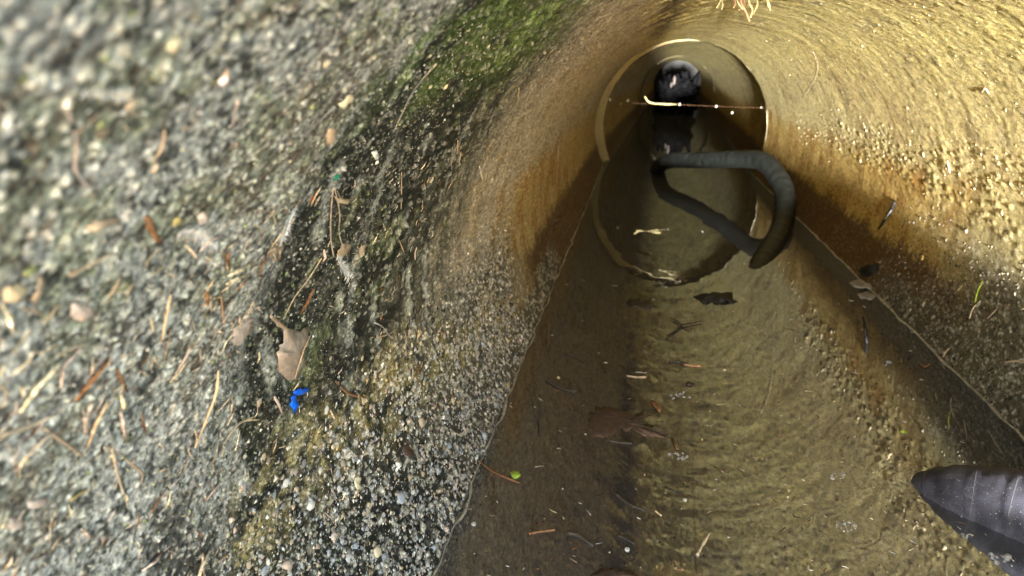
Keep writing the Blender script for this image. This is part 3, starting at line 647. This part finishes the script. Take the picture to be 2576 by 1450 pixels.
# straws, needles and twigs on the left wall
def wall_straws():
    T = [
     ('straw', 'thick tan straw slanting in from the left edge', [(-20, 1082), (50, 1060), (115, 1030)], 20, 'wood', ()),
     ('straw', 'brown straw below the thick tan straw at the left edge', [(88, 1066), (130, 1096), (182, 1136)], 11, 'tan', ()),
     ('straw', 'long upright straw near the lower left with a shorter bent straw beside it', [(240, 1116), (263, 1124), (272, 1180), (304, 1272)], 11, 'wood', ()),
     ('straw', 'bent thin straw right of the long upright straw near the lower left', [(284, 1136), (316, 1162), (336, 1188), (321, 1228)], 8, 'tan', ()),
     ('straw', 'long tan stalk running down left of the blue plastic scraps', [(530, 924), (526, 980), (500, 1046), (467, 1120)], 11, 'straw', ()),
     ('straw', 'forked straw with two thin ends below the long tan stalk', [(554, 1114), (578, 1082), (604, 1058), (640, 1052)], 7, 'straw', (([(600, 1060), (622, 1048), (632, 1044)], 5, 'straw'),)),
     ('straw', 'orange-headed straw left of the dark upright twig', [(158, 672), (200, 648), (260, 618)], 10, 'straw', (([(150, 676), (168, 664)], 15, 'orange'),)),
     ('straw', 'upper of the crossed straws at the far left', [(32, 760), (58, 764), (84, 778)], 12, 'tan', ()),
     ('straw', 'short straw crossing the end of another at the far left', [(76, 792), (96, 776), (118, 755)], 11, 'straw', ()),
     ('straw', 'thin straw pointing down to the left edge below the crossed straws', [(4, 872), (28, 842), (52, 812)], 8, 'straw', ()),
     ('straw', 'pale straw lying level below the pinkish flake', [(120, 880), (150, 864), (188, 848)], 10, 'wood', ()),
     ('straw', 'thin slanting straw right of the pinkish flake', [(236, 744), (256, 716), (280, 684)], 8, 'straw', (([(258, 712), (280, 702), (298, 700)], 6, 'tan'),)),
     ('straw', 'short thick straw bit right of the thin slanting straw', [(295, 728), (304, 710), (316, 700)], 9, 'straw', ()),
     ('straw', 'long straw with a swollen top in the middle of the near left wall', [(408, 730), (400, 770), (380, 842)], 11, 'straw', ()),
     ('straw', 'left of two short needles under the dark pit', [(506, 730), (509, 776)], 8, 'tan', (([(508, 736), (490, 766)], 4, 'straw'),)),
     ('straw', 'right of two short needles under the dark pit', [(532, 728), (538, 770), (546, 812)], 7, 'orange', ()),
     ('straw', 'short straw stub below the long swollen straw', [(358, 786), (362, 824)], 9, 'straw', ()),
     ('straw', 'tan straw standing alone left of the brown leaf', [(457, 864), (442, 894), (422, 934)], 10, 'pink', ()),
     ('stick', 'light brown stick touching the top of the crumpled brown leaf', [(674, 792), (700, 814), (732, 840)], 11, 'tan', (([(690, 812), (706, 822)], 8, 'tan'),)),
     ('straw', 'long wispy grass stem from the crossing stems down to the brown leaf', [(826, 604), (800, 660), (766, 706), (738, 746), (712, 804)], 5, 'straw', ()),
     ('stem', 'left of two dark crossing stems above the white feather tuft', [(831, 466), (829, 540), (827, 600), (828, 642)], 6, 'pink', ()),
     ('stem', 'right of two dark crossing stems above the white feather tuft', [(836, 468), (842, 530), (850, 590), (872, 650)], 5, 'wood', (([(842, 476), (852, 496), (866, 500)], 5, 'tan'),)),
     ('twig', 'pale stump in a black crevice at the upper left', [(574, 232), (571, 266), (566, 304)], 15, 'pink', ()),
     ('straw', 'orange-brown straw with a pale cap left of the pale stump', [(392, 306), (380, 344), (360, 388)], 10, 'tan', (([(364, 392), (358, 414)], 18, 'wood'),)),
     ('stalk', 'blurred white forked stalk at the far upper left', [(138, 258), (162, 306), (168, 360), (166, 406), (192, 446), (212, 474)], 14, 'pink', (([(220, 262), (194, 288), (164, 316)], 9, 'tan'),)),
     ('twig', 'dark upright twig under the brown seed pod', [(350, 606), (356, 640), (360, 672)], 12, 'dark', ()),
     ('straw', 'small tan grain-shaped straw at the foot of the dark upright twig', [(364, 676), (380, 672), (396, 664)], 12, 'straw', ()),
     ('straw', 'white sliver right of the orange-headed straw', [(268, 636), (290, 648), (312, 660)], 8, 'white', ()),
     ('straw', 'stubby yellow straw near the lower left corner', [(150, 1246), (170, 1234), (194, 1222)], 10, 'yellow', ()),
     ('stick', 'small pink stick left of the blue plastic scraps', [(676, 994), (686, 1012), (698, 1034)], 9, 'pink', ()),
     ('twig', 'dark knobbly twig right of the blue plastic scraps', [(838, 958), (862, 984), (884, 994), (914, 1000)], 8, 'brown', ()),
     ('needle', 'thin brown needle crossing the tiny dark feather', [(932, 850), (970, 842), (998, 822)], 3.5, 'tan', ()),
     ('twig', 'dark rough twig lying on the wall below the moss', [(1166, 136), (1148, 168), (1120, 216), (1108, 250)], 11, 'dark', (([(1150, 170), (1160, 172)], 6, 'rust'),)),
     ('straw', 'tan straw high on the buff wall left of the joint', [(1382, 126), (1372, 148), (1358, 176)], 5, 'tan', ()),
     ('straw', 'short straw on the buff wall right of the dark rough twig', [(1303, 220), (1297, 258)], 6, 'straw', ()),
     ('straw', 'pale splinter beside the short straw on the buff wall', [(1390, 226), (1396, 264)], 4, 'straw', ()),
     ('straw', 'left of three needles above the cream lump', [(1133, 368), (1131, 424)], 5, 'tan', ()),
     ('straw', 'middle of three needles above the cream lump', [(1147, 350), (1145, 386)], 5, 'straw', ()),
     ('straw', 'right of three needles above the cream lump', [(1158, 384), (1151, 410)], 5, 'straw', ()),
     ('straw', 'white chalky splinter on the ochre part of the left wall', [(1204, 418), (1208, 452)], 6, 'white', ()),
     ('straw', 'white chalky streak right of the chalky splinter on the ochre left wall', [(1400, 366), (1403, 404)], 4, 'white', ()),
     ('stem', 'thin upright stem under the husks left of the cream lump', [(1006, 432), (1006, 500), (1004, 556)], 4, 'straw', ()),
     ('needle', 'single reddish needle left of the crossing stems', [(779, 486), (779, 508)], 6, 'red', ()),
     ('straw', 'tan needle with hooked end left of the white down feather', [(622, 514), (648, 516), (664, 518)], 5, 'tan', (([(662, 516), (672, 552)], 4, 'tan'),)),
     ('straw', 'curled straw right of the brown husk at the crossing stems', [(890, 648), (904, 638), (912, 622)], 6, 'cream', ()),
     ('needle', 'tan needle on the dark wall left of the golden lichen', [(1000, 604), (1014, 634)], 4, 'straw', ()),
     ('straw', 'pale V-shaped straw high on the right wall', [(2472, 232), (2481, 221), (2491, 236)], 5, 'straw', ()),
     ('straw', 'pale straw standing on the right wall above the dark gravel', [(2441, 802), (2450, 778), (2470, 757)], 5, 'cream', ()),
     ('grass_blade', 'thin green grass blade low on the right wall', [(2456, 762), (2462, 738), (2476, 708)], 5, 'lime', ()),
     ('straw', 'short straw left of the green grass blade on the right wall', [(2412, 732), (2424, 718)], 4, 'cream', ()),
     ('straw', 'tan straw right of the pale standing straw on the right wall', [(2486, 802), (2512, 778)], 5, 'tan', ()),
     ('straw', 'lowest straw lying on the dark gravel at the right edge', [(2530, 914), (2562, 910), (2584, 914)], 6, 'straw', ()),
     ('straw', 'slim straw leaning on the crust in the upper right wall', [(2388, 404), (2396, 434)], 6, 'straw', ()),
     ('hair', 'white looping hair on the right wall near the joint', [(2046, 130), (2056, 156), (2055, 186), (2042, 214), (2020, 246)], 1.2, 'cream', ()),
     ('stick', 'black glossy stick stuck on the ochre right wall', [(2254, 508), (2240, 536), (2212, 578)], 13, 'black', (([(2246, 530), (2228, 556)], 6, 'slate'),)),  # slate strip painted along the stick as its grey highlight
     ('peg', 'pale peg of wood standing on the right waterline', [(2376, 900), (2382, 890), (2392, 878)], 8, 'straw', ()),
     ('twig', 'small dark twig on the right waterline below the peg', [(2312, 916), (2326, 926), (2340, 918)], 6, 'brown', ()),
    ]
    for nm, lb, px, w, k, parts in T:
        stick(nm, lb, nm.replace('_', ' ') if nm != 'peg' else 'stick', px, w, k, parts)
wall_straws()
for lb, x, y, w, h, k, sd in (
     ('round cream pebble at the upper left beside the short dark feather', 411, 89, 36, 42, 'cream', 1),
     ('tan knot at the end of the blurred white feather', 306, 236, 34, 26, 'wood', 2),
     ('small white pebble on the mould above the curled oval leaf', 800, 137, 17, 26, 'cream', 3),
     ('small pebble left of the top of the dark rough twig', 1084, 142, 9, 11, 'cream', 4),
     ('cream pebble left of the foot of the dark rough twig', 1084, 222, 11, 11, 'cream', 5),
     ('cream pebble touching the dark rough twig', 1119, 216, 13, 12, 'cream', 6),
     ('lumpy cream pebble on the wall below the needles', 1084, 452, 13, 18, 'cream', 1),
     ('white pebble in the gravel low on the left wall', 776, 1268, 24, 28, 'white', 2),
     ('pinkish white stone at the bottom of the left wall', 713, 1423, 40, 34, 'pink', 3),
     ('small white stone left of the golden gravel', 718, 1214, 20, 24, 'white', 4),
     ('little white stone above the yellow-white flake', 847, 1145, 12, 22, 'white', 5),
     ('tan stone in the gravel at the bottom edge of the left wall', 945, 1388, 22, 32, 'cream', 6),
     ('bluish stone left of the tan gravel stone', 893, 1373, 26, 20, 'slate', 1),
     ('narrow bluish grey stone above the bottom gravel', 1002, 1250, 24, 34, 'slate', 2),
     ('tan stone on the dark wall right of the dark knobbly twig', 1054, 1062, 17, 30, 'wood', 3),
     ('grey stone near the waterline left of the green leaf', 1130, 1122, 14, 18, 'slate', 4),
     ('pale stone standing out of the crust on the right wall', 2284, 272, 5, 11, 'tan', 5),
     ('white stone high on the right wall near the right edge', 2530, 278, 5, 7, 'tan', 6),
     ('pale stone at the left end of the crust on the right wall', 2110, 276, 5, 8, 'tan', 1),
     ('bright grain on the ochre part of the right wall', 2148, 358, 4, 7, 'tan', 2),
     ('yellow grain low on the ochre right wall', 2322, 648, 10, 13, 'yellow', 3)):
    pebble('pebble', lb, 'pebble', x, y, w, h, k, 0.6, sd)
pebble('round_seed', 'yellow round seed among the down on the near left wall', 'seed', 427, 543, 22, 20, 'yellow', .8, 2)
pebble('moss_dot', 'lime green dot on the curled oval leaf', 'moss', 826, 344, 10, 14, 'lime', .7, 3)
pebble('plastic_bead', 'dark green fleck of plastic at the top of the crossing stems', 'plastic scrap', 844, 444, 13, 14, 'teal', .7, 4)
o = pebble('water_drop', 'clear drop hanging in the dark seep at the lower left', 'drop', 552, 1279, 12, 10, 'grey', .8, 5, None, None, 2, .9, .05)
# stones of the exposed aggregate: the largest each on its own, the rest and the sand as one mass
kinds = ['cream', 'wood', 'white', 'slate', 'grey', 'pink']; rg = random.Random(21); cnt = 0
while cnt < 290:
    x, y = rg.uniform(560, 1330), rg.uniform(800, 1448)
    P, n, d, k = hit(x, y); td = math.degrees(math.atan2(P[0], P[2])); yy = P[1]/R
    if k != 'wall' or yy < 0.78 or abs(td) < 84+(rg.random()-.5)*14 or yy > 2.7: continue
    s_ = rg.choice((7, 8, 9, 10, 11, 12, 14, 17))*(0.55+.5*min(1.2, 1.2/yy))
    pebble('aggregate_stone', None, None, x, y, s_*rg.uniform(.7, 1.2), s_*rg.uniform(.8, 1.7), rg.choice(kinds), .4, rg.randint(1, 6), p1, None, 1); cnt += 1
def scatter(name, parent, n, gen, cols, seed, tall=.6):
    """many tiny stones in one mesh, each with its own tone"""
    rg = np.random.default_rng(seed)
    th, y, s = gen(rg, n); n = len(th)
    h, _ = wall_height(th, y)
    oc = np.array([(1, 0, 0), (-1, 0, 0), (0, 1, 0), (0, -1, 0), (0, 0, 1), (0, 0, -.3)], float)
    fc = np.array([(0, 2, 4), (2, 1, 4), (1, 3, 4), (3, 0, 4), (2, 0, 5), (1, 2, 5), (3, 1, 5), (0, 3, 5)])
    sc = s[:, None, None]*rg.uniform(.55, 1.35, (n, 6, 1)); a = rg.uniform(0, 6.28, n); ca, sa = np.cos(a), np.sin(a)
    L_ = oc[None]*sc*np.array([1, .75, tall])
    T1 = np.stack([np.cos(th), 0*th, -np.sin(th)], -1); T2 = np.tile([0, 1.0, 0], (n, 1)); Nn = np.stack([-np.sin(th), 0*th, -np.cos(th)], -1)
    U = T1*ca[:, None]+T2*sa[:, None]; W_ = -T1*sa[:, None]+T2*ca[:, None]
    P = np.stack([np.sin(th)*(1-h), y, np.cos(th)*(1-h)], -1)
    V = (P[:, None]+L_[..., :1]*U[:, None]+L_[..., 1:2]*W_[:, None]+L_[..., 2:]*Nn[:, None]).reshape(-1, 3)*R
    F = (fc[None]+6*np.arange(n)[:, None, None]).reshape(-1, 3)
    o = mesh(name, V, F, M_CONC, parent, smooth=False)
    c = np.array(cols)[rg.integers(0, len(cols), n)]*rg.uniform(.6, 1.3, (n, 1)); c = np.repeat(np.clip(c, .02, .7), 6, 0)
    at = o.data.attributes.new('stain', 'FLOAT_COLOR', 'POINT'); at.data.foreach_set('color', np.concatenate([c, np.ones((len(c), 1))], 1).astype(np.float32).ravel())
    aw = o.data.attributes.new('wet', 'FLOAT', 'POINT'); aw.data.foreach_set('value', np.full(len(c), .0, np.float32))
    tag(o, kind='stuff'); return o
STC = [(.40, .36, .28), (.34, .27, .17), (.5, .48, .44), (.24, .23, .22), (.30, .31, .33), (.42, .33, .27), (.05, .045, .04), (.07, .065, .05)]
def g_low(rg, n):
    y = np.exp(rg.uniform(math.log(.78), math.log(3.0), n)); th = -np.radians(118.5-rg.beta(1.2, 2.2, n)*36)
    return th, y, rg.lognormal(math.log(.0042), .5, n)*np.minimum(1.3, .7+.25*y)
scatter('aggregate', p1, 9000, g_low, STC, 5, .5)
def g_right(rg, n):
    y = rg.uniform(2.0, 4.4, n); th = np.radians(118.5-rg.beta(1.1, 2.4, n)*34); return th, y, rg.lognormal(math.log(.006), .45, n)
scatter('aggregate', p1, 2600, g_right, [(.15, .13, .09), (.11, .09, .055), (.2, .18, .14), (.04, .036, .028), (.06, .05, .035)], 6, .4)
def g_crust(rg, n):
    y = rg.uniform(2.6, 7.5, n); th = np.radians(rg.normal(76, 5.5, n)-(5-y)*1.5); return th, y, rg.lognormal(math.log(.0065), .5, n)
scatter('crust', p1, 420, g_crust, [(.27, .22, .13), (.22, .17, .09), (.30, .25, .16)], 7, .28)
def g_up(rg, n):
    y = np.exp(rg.uniform(math.log(1.9), math.log(8), n)); th = np.radians(rg.uniform(12, 78, n)); return th, y, rg.lognormal(math.log(.0032), .45, n)
scatter('sand_grains', p1, 1000, g_up, [(.33, .29, .17), (.26, .22, .13), (.36, .32, .21)], 8, .28)
def g_near(rg, n):
    y = rg.uniform(.26, 1.25, n); th = -np.radians(rg.uniform(44, 104, n)); return th, y, rg.lognormal(math.log(.0016), .5, n)
scatter('sand_grains', p1, 14000, g_near, [(.34, .34, .28), (.20, .22, .10), (.42, .40, .36), (.07, .07, .06), (.05, .05, .045), (.16, .13, .10)], 9, .5)
# fine plant litter nobody could count
def litter_mass():
    rg = np.random.default_rng(12); V, F, C = [], [], []
    cols = [TONES[k] for k in ('straw', 'tan', 'pink', 'wood', 'brown', 'cream', 'wood', 'pink')]
    N_ = 950; i = np.arange(N_)
    y = np.where(i < 720, rg.uniform(.28, .78, N_), rg.uniform(.75, 1.7, N_)); t0 = -np.radians(np.where(rg.random(N_) < .7, rg.uniform(66, 100, N_), rg.uniform(58, 68, N_)))
    a = rg.uniform(0, 6.28, N_); ln = np.minimum(.045, rg.lognormal(math.log(.0125), .55, N_)); wd = ln*rg.uniform(.035, .085, N_); P = []
    for s_ in (-.5, 0, .5):
        th = t0+np.cos(a)*ln*s_; yy = y+np.sin(a)*ln*s_; h = wall_height(th, yy)[0]+wd*.6+.004*rg.random(N_)
        P.append(np.stack([np.sin(th)*(1-h), yy, np.cos(th)*(1-h)], -1)*R)
    for k in range(N_):
        v, f = tube([P[0][k], P[1][k], P[2][k]], [wd[k]*R*.6, wd[k]*R, wd[k]*R*.5], 4, .6)
        F += [tuple(q+len(V) for q in g_) for g_ in f]; V += v; C += [cols[rg.integers(0, len(cols))]]*len(v)
    o = mesh('plant_litter', V, F, M_CONC); C = np.concatenate([np.array(C), np.ones((len(C), 1))], 1).astype(np.float32)
    at = o.data.attributes.new('stain', 'FLOAT_COLOR', 'POINT'); at.data.foreach_set('color', C.ravel())
    aw = o.data.attributes.new('wet', 'FLOAT', 'POINT'); aw.data.foreach_set('value', np.zeros(len(C), np.float32))
    tag(o, 'fine crumbs of straw and husk stuck all over the near left wall', kind='stuff')
litter_mass()

# ------------------------------------------------------------------ on and in the water
def scum(side):
    hwid = math.sqrt(1-WATER**2); pts, rad = [], []
    for y in np.exp(np.arange(math.log(.9), math.log(JOINT), .02)):
        j = RNG.uniform(-.004, .002)-.012*max(0, math.sin(y*7+side)*math.sin(y*17+1)); pts.append(np.array([side*(hwid-.006+j), y, WATER+.002])*R); rad.append(R*((.0012 if side < 0 else .0028)+.0040*RNG.random()**2)*min(1.5, .6+.25*y))
    V, F = tube(pts, rad, 5, .6); o = mesh('scum_line', V, F, mat('scum', (.34, .31, .24), .9, .5, 90, .4), water); return o
scum(-1); scum(1)
def float_stick(name, label, cat, px, w, k, lift=0.2):
    q = [on(*p) for p in px]; b0 = q[0][0]
    pos = spline([a+np.array([0, 0, w*pix(d)*lift]) for a, n, d in q], 5); r0 = w*.5*pix(q[0][2])
    V, F = tube([p-b0 for p in pos], [r0*RNG.uniform(.6, 1.15) for _ in pos], 6); o = mesh(name, V, F, tone(k, .5)); o.location = b0
    tag(o, label, cat); return o
for nm, lb, px, w, k in (
     ('twig', 'thin dark twig running out from the left waterline beside the green leaf', [(1202, 1160), (1236, 1186), (1270, 1202), (1306, 1216)], 6, 'brown'),
     ('twig', 'dark curved twig in the middle of the murky water', [(1549, 1244), (1584, 1270), (1622, 1286)], 7, 'dark'),
     ('twig', 'thick dark twig with rough ends near the bottom of the water', [(1428, 1342), (1456, 1350), (1492, 1376)], 12, 'dark'),
     ('twig', 'short dark twig right of the thick rough twig', [(1556, 1348), (1576, 1358), (1596, 1370)], 8, 'dark'),
     ('twig', 'faint thin twig below the bubble patch by the brown leaf', [(1674, 1226), (1700, 1238), (1716, 1246)], 5, 'dark'),
     ('twig', 'slender dark twig near the left side above the sunken leaf', [(1374, 960), (1410, 978), (1448, 988)], 7, 'dark'),
     ('twig', 'dark stick lying under the sunken brown leaf', [(1526, 1108), (1556, 1114), (1592, 1117)], 6, 'dark'),
     ('twig', 'thin crooked twig left of the thick rough twig', [(1330, 1344), (1366, 1338), (1396, 1334)], 7, 'brown'),
     ('twig', 'long dark sliver floating up the middle of the water', [(1420, 892), (1446, 898), (1468, 912)], 5, 'dark'),
     ('needle', 'orange pine needle floating in the middle of the water', [(1722, 918), (1742, 922), (1762, 922)], 5, 'orange'),
     ('twig', 'dark leaf stalk left of the orange pine needle', [(1686, 912), (1704, 912), (1722, 918)], 7, 'dark'),
     ('straw', 'tan straw poking out of the water near the bottom', [(1754, 1398), (1768, 1370), (1786, 1342)], 9, 'straw'),
     ('straw', 'pale straw floating left of the orange pine needle', [(1576, 946), (1600, 950), (1626, 950)], 5, 'tan'),
     ('needle', 'thin yellow needle below the dark curved twig', [(1648, 1286), (1664, 1298)], 4, 'straw')):
    float_stick(nm, lb, nm, px, w, k)
stick('twig', 'dark three-pronged twig floating in the middle of the water', 'twig', [(1676, 850), (1700, 834), (1716, 822), (1764, 812)], 6, 'dark', (([(1716, 822), (1700, 810), (1686, 804)], 5, 'dark'), ([(1714, 824), (1740, 834)], 4, 'dark')))
pgb = on(1355, 1062)[0]; q = [pgb-np.array([0, 0, .004]), pgb+np.array([0, .002, .012]), pgb+np.array([0, .004, .022])]
V, F = tube([p-pgb for p in q], [.0012, .0014, .001], 6); o = mesh('peg', V, F, tone('black')); o.location = pgb; tag(o, 'short black peg standing in the water left of the sunken leaf', 'twig')
chip('floating_leaf', 'small bright green leaf floating near the left waterline', 'leaf', [(1282, 1192), (1290, 1186), (1304, 1187), (1310, 1196), (1302, 1204), (1292, 1206)], 'lime', 1.0, 2, 1.5)
chip('sunken_leaf', 'large brown lobed leaf lying at the surface in the middle of the water', 'leaf',
     [(1464, 1040), (1476, 1022), (1510, 1012), (1562, 1026), (1656, 1040), (1612, 1058), (1622, 1072), (1694, 1096), (1692, 1110), (1644, 1098), (1562, 1080), (1518, 1106), (1474, 1104), (1460, 1066)], 'rust', .8, 3.2, -.9,
     [('stalk', [(1690, 1104), (1698, 1120), (1704, 1134)], 5, 'brown'), ('vein', [(1480, 1040), (1570, 1056), (1688, 1100)], 3, 'dark')], rough=.3, rag=.12)
chip('sunken_leaf', 'brown leaf with a wet shine cut by the bottom edge', 'leaf', [(1484, 1450), (1502, 1438), (1545, 1434), (1590, 1442), (1606, 1456), (1550, 1474), (1500, 1468)], 'rust', 2, 6, 3, rough=.12)
chip('wet_leaf', 'dark crumpled wet leaf floating below the round joint', 'leaf', [(1744, 748), (1762, 740), (1778, 744), (1792, 736), (1818, 740), (1856, 758), (1828, 758), (1812, 764), (1790, 758), (1770, 766), (1758, 756)], 'black', 3, 9, 1, rough=.15, rag=.2)
chip('wet_leaf', 'smaller dark leaf left of the crumpled wet leaf', 'leaf', [(1574, 762), (1606, 752), (1640, 766), (1658, 776), (1622, 782), (1590, 776)], 'dark', 2, 5, 0, rough=.2, rag=.2)
chip('leaf_scrap', 'narrow curled scrap above the right lobe of the brown leaf', 'leaf', [(1634, 1010), (1650, 1012), (1664, 1030), (1660, 1042), (1646, 1028)], 'brown', 1, 3, 2, rough=.3)
chip('debris_scrap', 'dark ragged scrap caught on the right waterline', 'debris', [(2164, 686), (2176, 672), (2196, 668), (2212, 664), (2208, 688), (2188, 696), (2170, 696)], 'black', 4, 10, 4)
chip('foam_scrap', 'grey film of scum beside the ragged scrap on the right', 'scum', [(2136, 712), (2158, 704), (2190, 714), (2196, 726), (2160, 726)], 'grey', 1, 2, 1)
chip('foam_scrap', 'lower grey film of scum along the right waterline', 'scum', [(2156, 742), (2180, 734), (2206, 744), (2196, 754), (2166, 752)], 'grey', 1, 2, 1)
for lb, x, y, w, h, k in (('white seed floating near the bottom left of the water', 1192, 1319, 13, 11, 'white'), ('white seed floating below the dark curved twig', 1578, 1383, 13, 11, 'white'),
     ('white seed floating right of the faint thin twig', 1723, 1258, 10, 8, 'white'), ('yellow bud floating left of the grey hose tip', 2272, 1087, 13, 9, 'lime'),
     ('pale flat seed floating above the yellow bud', 2276, 1062, 18, 8, 'pink'), ('pale flat seed near the right waterline', 2236, 912, 26, 9, 'slate'), ('tiny cream seed floating above the slender dark twig', 1405, 951, 8, 7, 'cream'),
     ('cream speck floating just left of the grey hose', 2324, 1331, 9, 8, 'cream'), ('dark seed floating above the bubble patches', 1735, 968, 22, 14, 'dark')):
    pebble('floating_seed', lb, 'seed', x, y, w, h, k, .5, 3)
M_BUB = bpy.data.materials.new('bubble_film'); M_BUB.use_nodes = True
nt = M_BUB.node_tree; b_ = nt.nodes['Principled BSDF']; b_.inputs['Base Color'].default_value = (.45, .44, .42, 1); b_.inputs['Roughness'].default_value = .05; b_.inputs['Alpha'].default_value = .3
bn = nt.nodes.new('ShaderNodeTexNoise'); bn.inputs['Scale'].default_value = 300; bb = nt.nodes.new('ShaderNodeBump'); bb.inputs['Strength'].default_value = .1
nt.links.new(bn.outputs['Fac'], bb.inputs['Height']); nt.links.new(bb.outputs[0], b_.inputs['Normal'])
bub = lump_data('bubble', 2, 2, .05); bub.materials.append(M_BUB)
def foam(label, cx, cy, w, h, n, seed, big=1.0):
    rg = random.Random(seed); c, _, d = on(cx, cy); root = empty('foam_patch', c); tag(root, label, 'bubbles'); u = pix(d)
    for i in range(n):
        a, r_ = rg.uniform(0, 6.28), math.sqrt(rg.random()); p = hit(cx+math.cos(a)*r_*w/2, cy+math.sin(a)*r_*h/2)[0]
        s_ = u*rg.uniform(1.5, 4.2)*big; o = bpy.data.objects.new('bubble', bub); COL.objects.link(o); o.location = p-c; o.scale = (s_, s_, s_*.8); o.parent = root
foam('patch of bubbles at the end of the sunken brown leaf', 1706, 1147, 54, 20, 26, 1)
foam('upper of two ringed bubble patches left of the grey hose', 2105, 1196, 44, 20, 24, 2)
foam('lower of two ringed bubble patches left of the grey hose', 2129, 1324, 54, 28, 30, 3)
foam('small bubbles against the lower edge of the grey hose', 2430, 1350, 36, 18, 14, 4)
foam('large shiny bubbles under the grey hose in the lower right corner', 2512, 1404, 60, 26, 12, 5, 2.2)
foam('string of bubbles above the sunken brown leaf', 1712, 996, 60, 20, 20, 6)
foam('glinting bubbles where the reflected ring meets the floating leaves', 1706, 706, 50, 10, 12, 7)
def specks():
    rg = np.random.default_rng(31); V, F, C = [], [], []
    cols = [TONES[k] for k in ('dark', 'brown', 'dark', 'cream', 'white', 'tan', 'dark')]
    for i in range(420):
        x, y = rg.uniform(1180, 2560), rg.uniform(640, 1448) if rg.random() < .8 else rg.uniform(1150, 1448)
        P, n, d, k = hit(x, y)
        if k != 'water': continue
        u = pix(d); ln = u*rg.lognormal(math.log(5), .6); a = rg.uniform(0, 6.28); wd = u*rg.uniform(.6, 1.6)
        v, f = tube([P-np.array([math.cos(a), math.sin(a), 0])*ln, P+np.array([rg.normal(), rg.normal(), 0])*wd, P+np.array([math.cos(a), math.sin(a), 0])*ln], wd, 4, .5)
        F += [tuple(q+len(V) for q in g_) for g_ in f]; V += v; C += [cols[rg.integers(0, len(cols))]]*len(v)
    o = mesh('floating_specks', V, F, M_CONC); C = np.concatenate([np.array(C), np.ones((len(C), 1))], 1).astype(np.float32)
    at = o.data.attributes.new('stain', 'FLOAT_COLOR', 'POINT'); at.data.foreach_set('color', C.ravel())
    aw = o.data.attributes.new('wet', 'FLOAT', 'POINT'); aw.data.foreach_set('value', np.full(len(C), .6, np.float32))
    tag(o, 'tiny specks and crumbs drifting on the murky water', kind='stuff')
specks()

# ------------------------------------------------------------------ tip the whole run of pipe by the slope added for the low sun
for o in list(SC.objects):
    if o.parent is None and o.type not in ('CAMERA', 'LIGHT'):
        o.matrix_basis = TIP @ o.matrix_basis
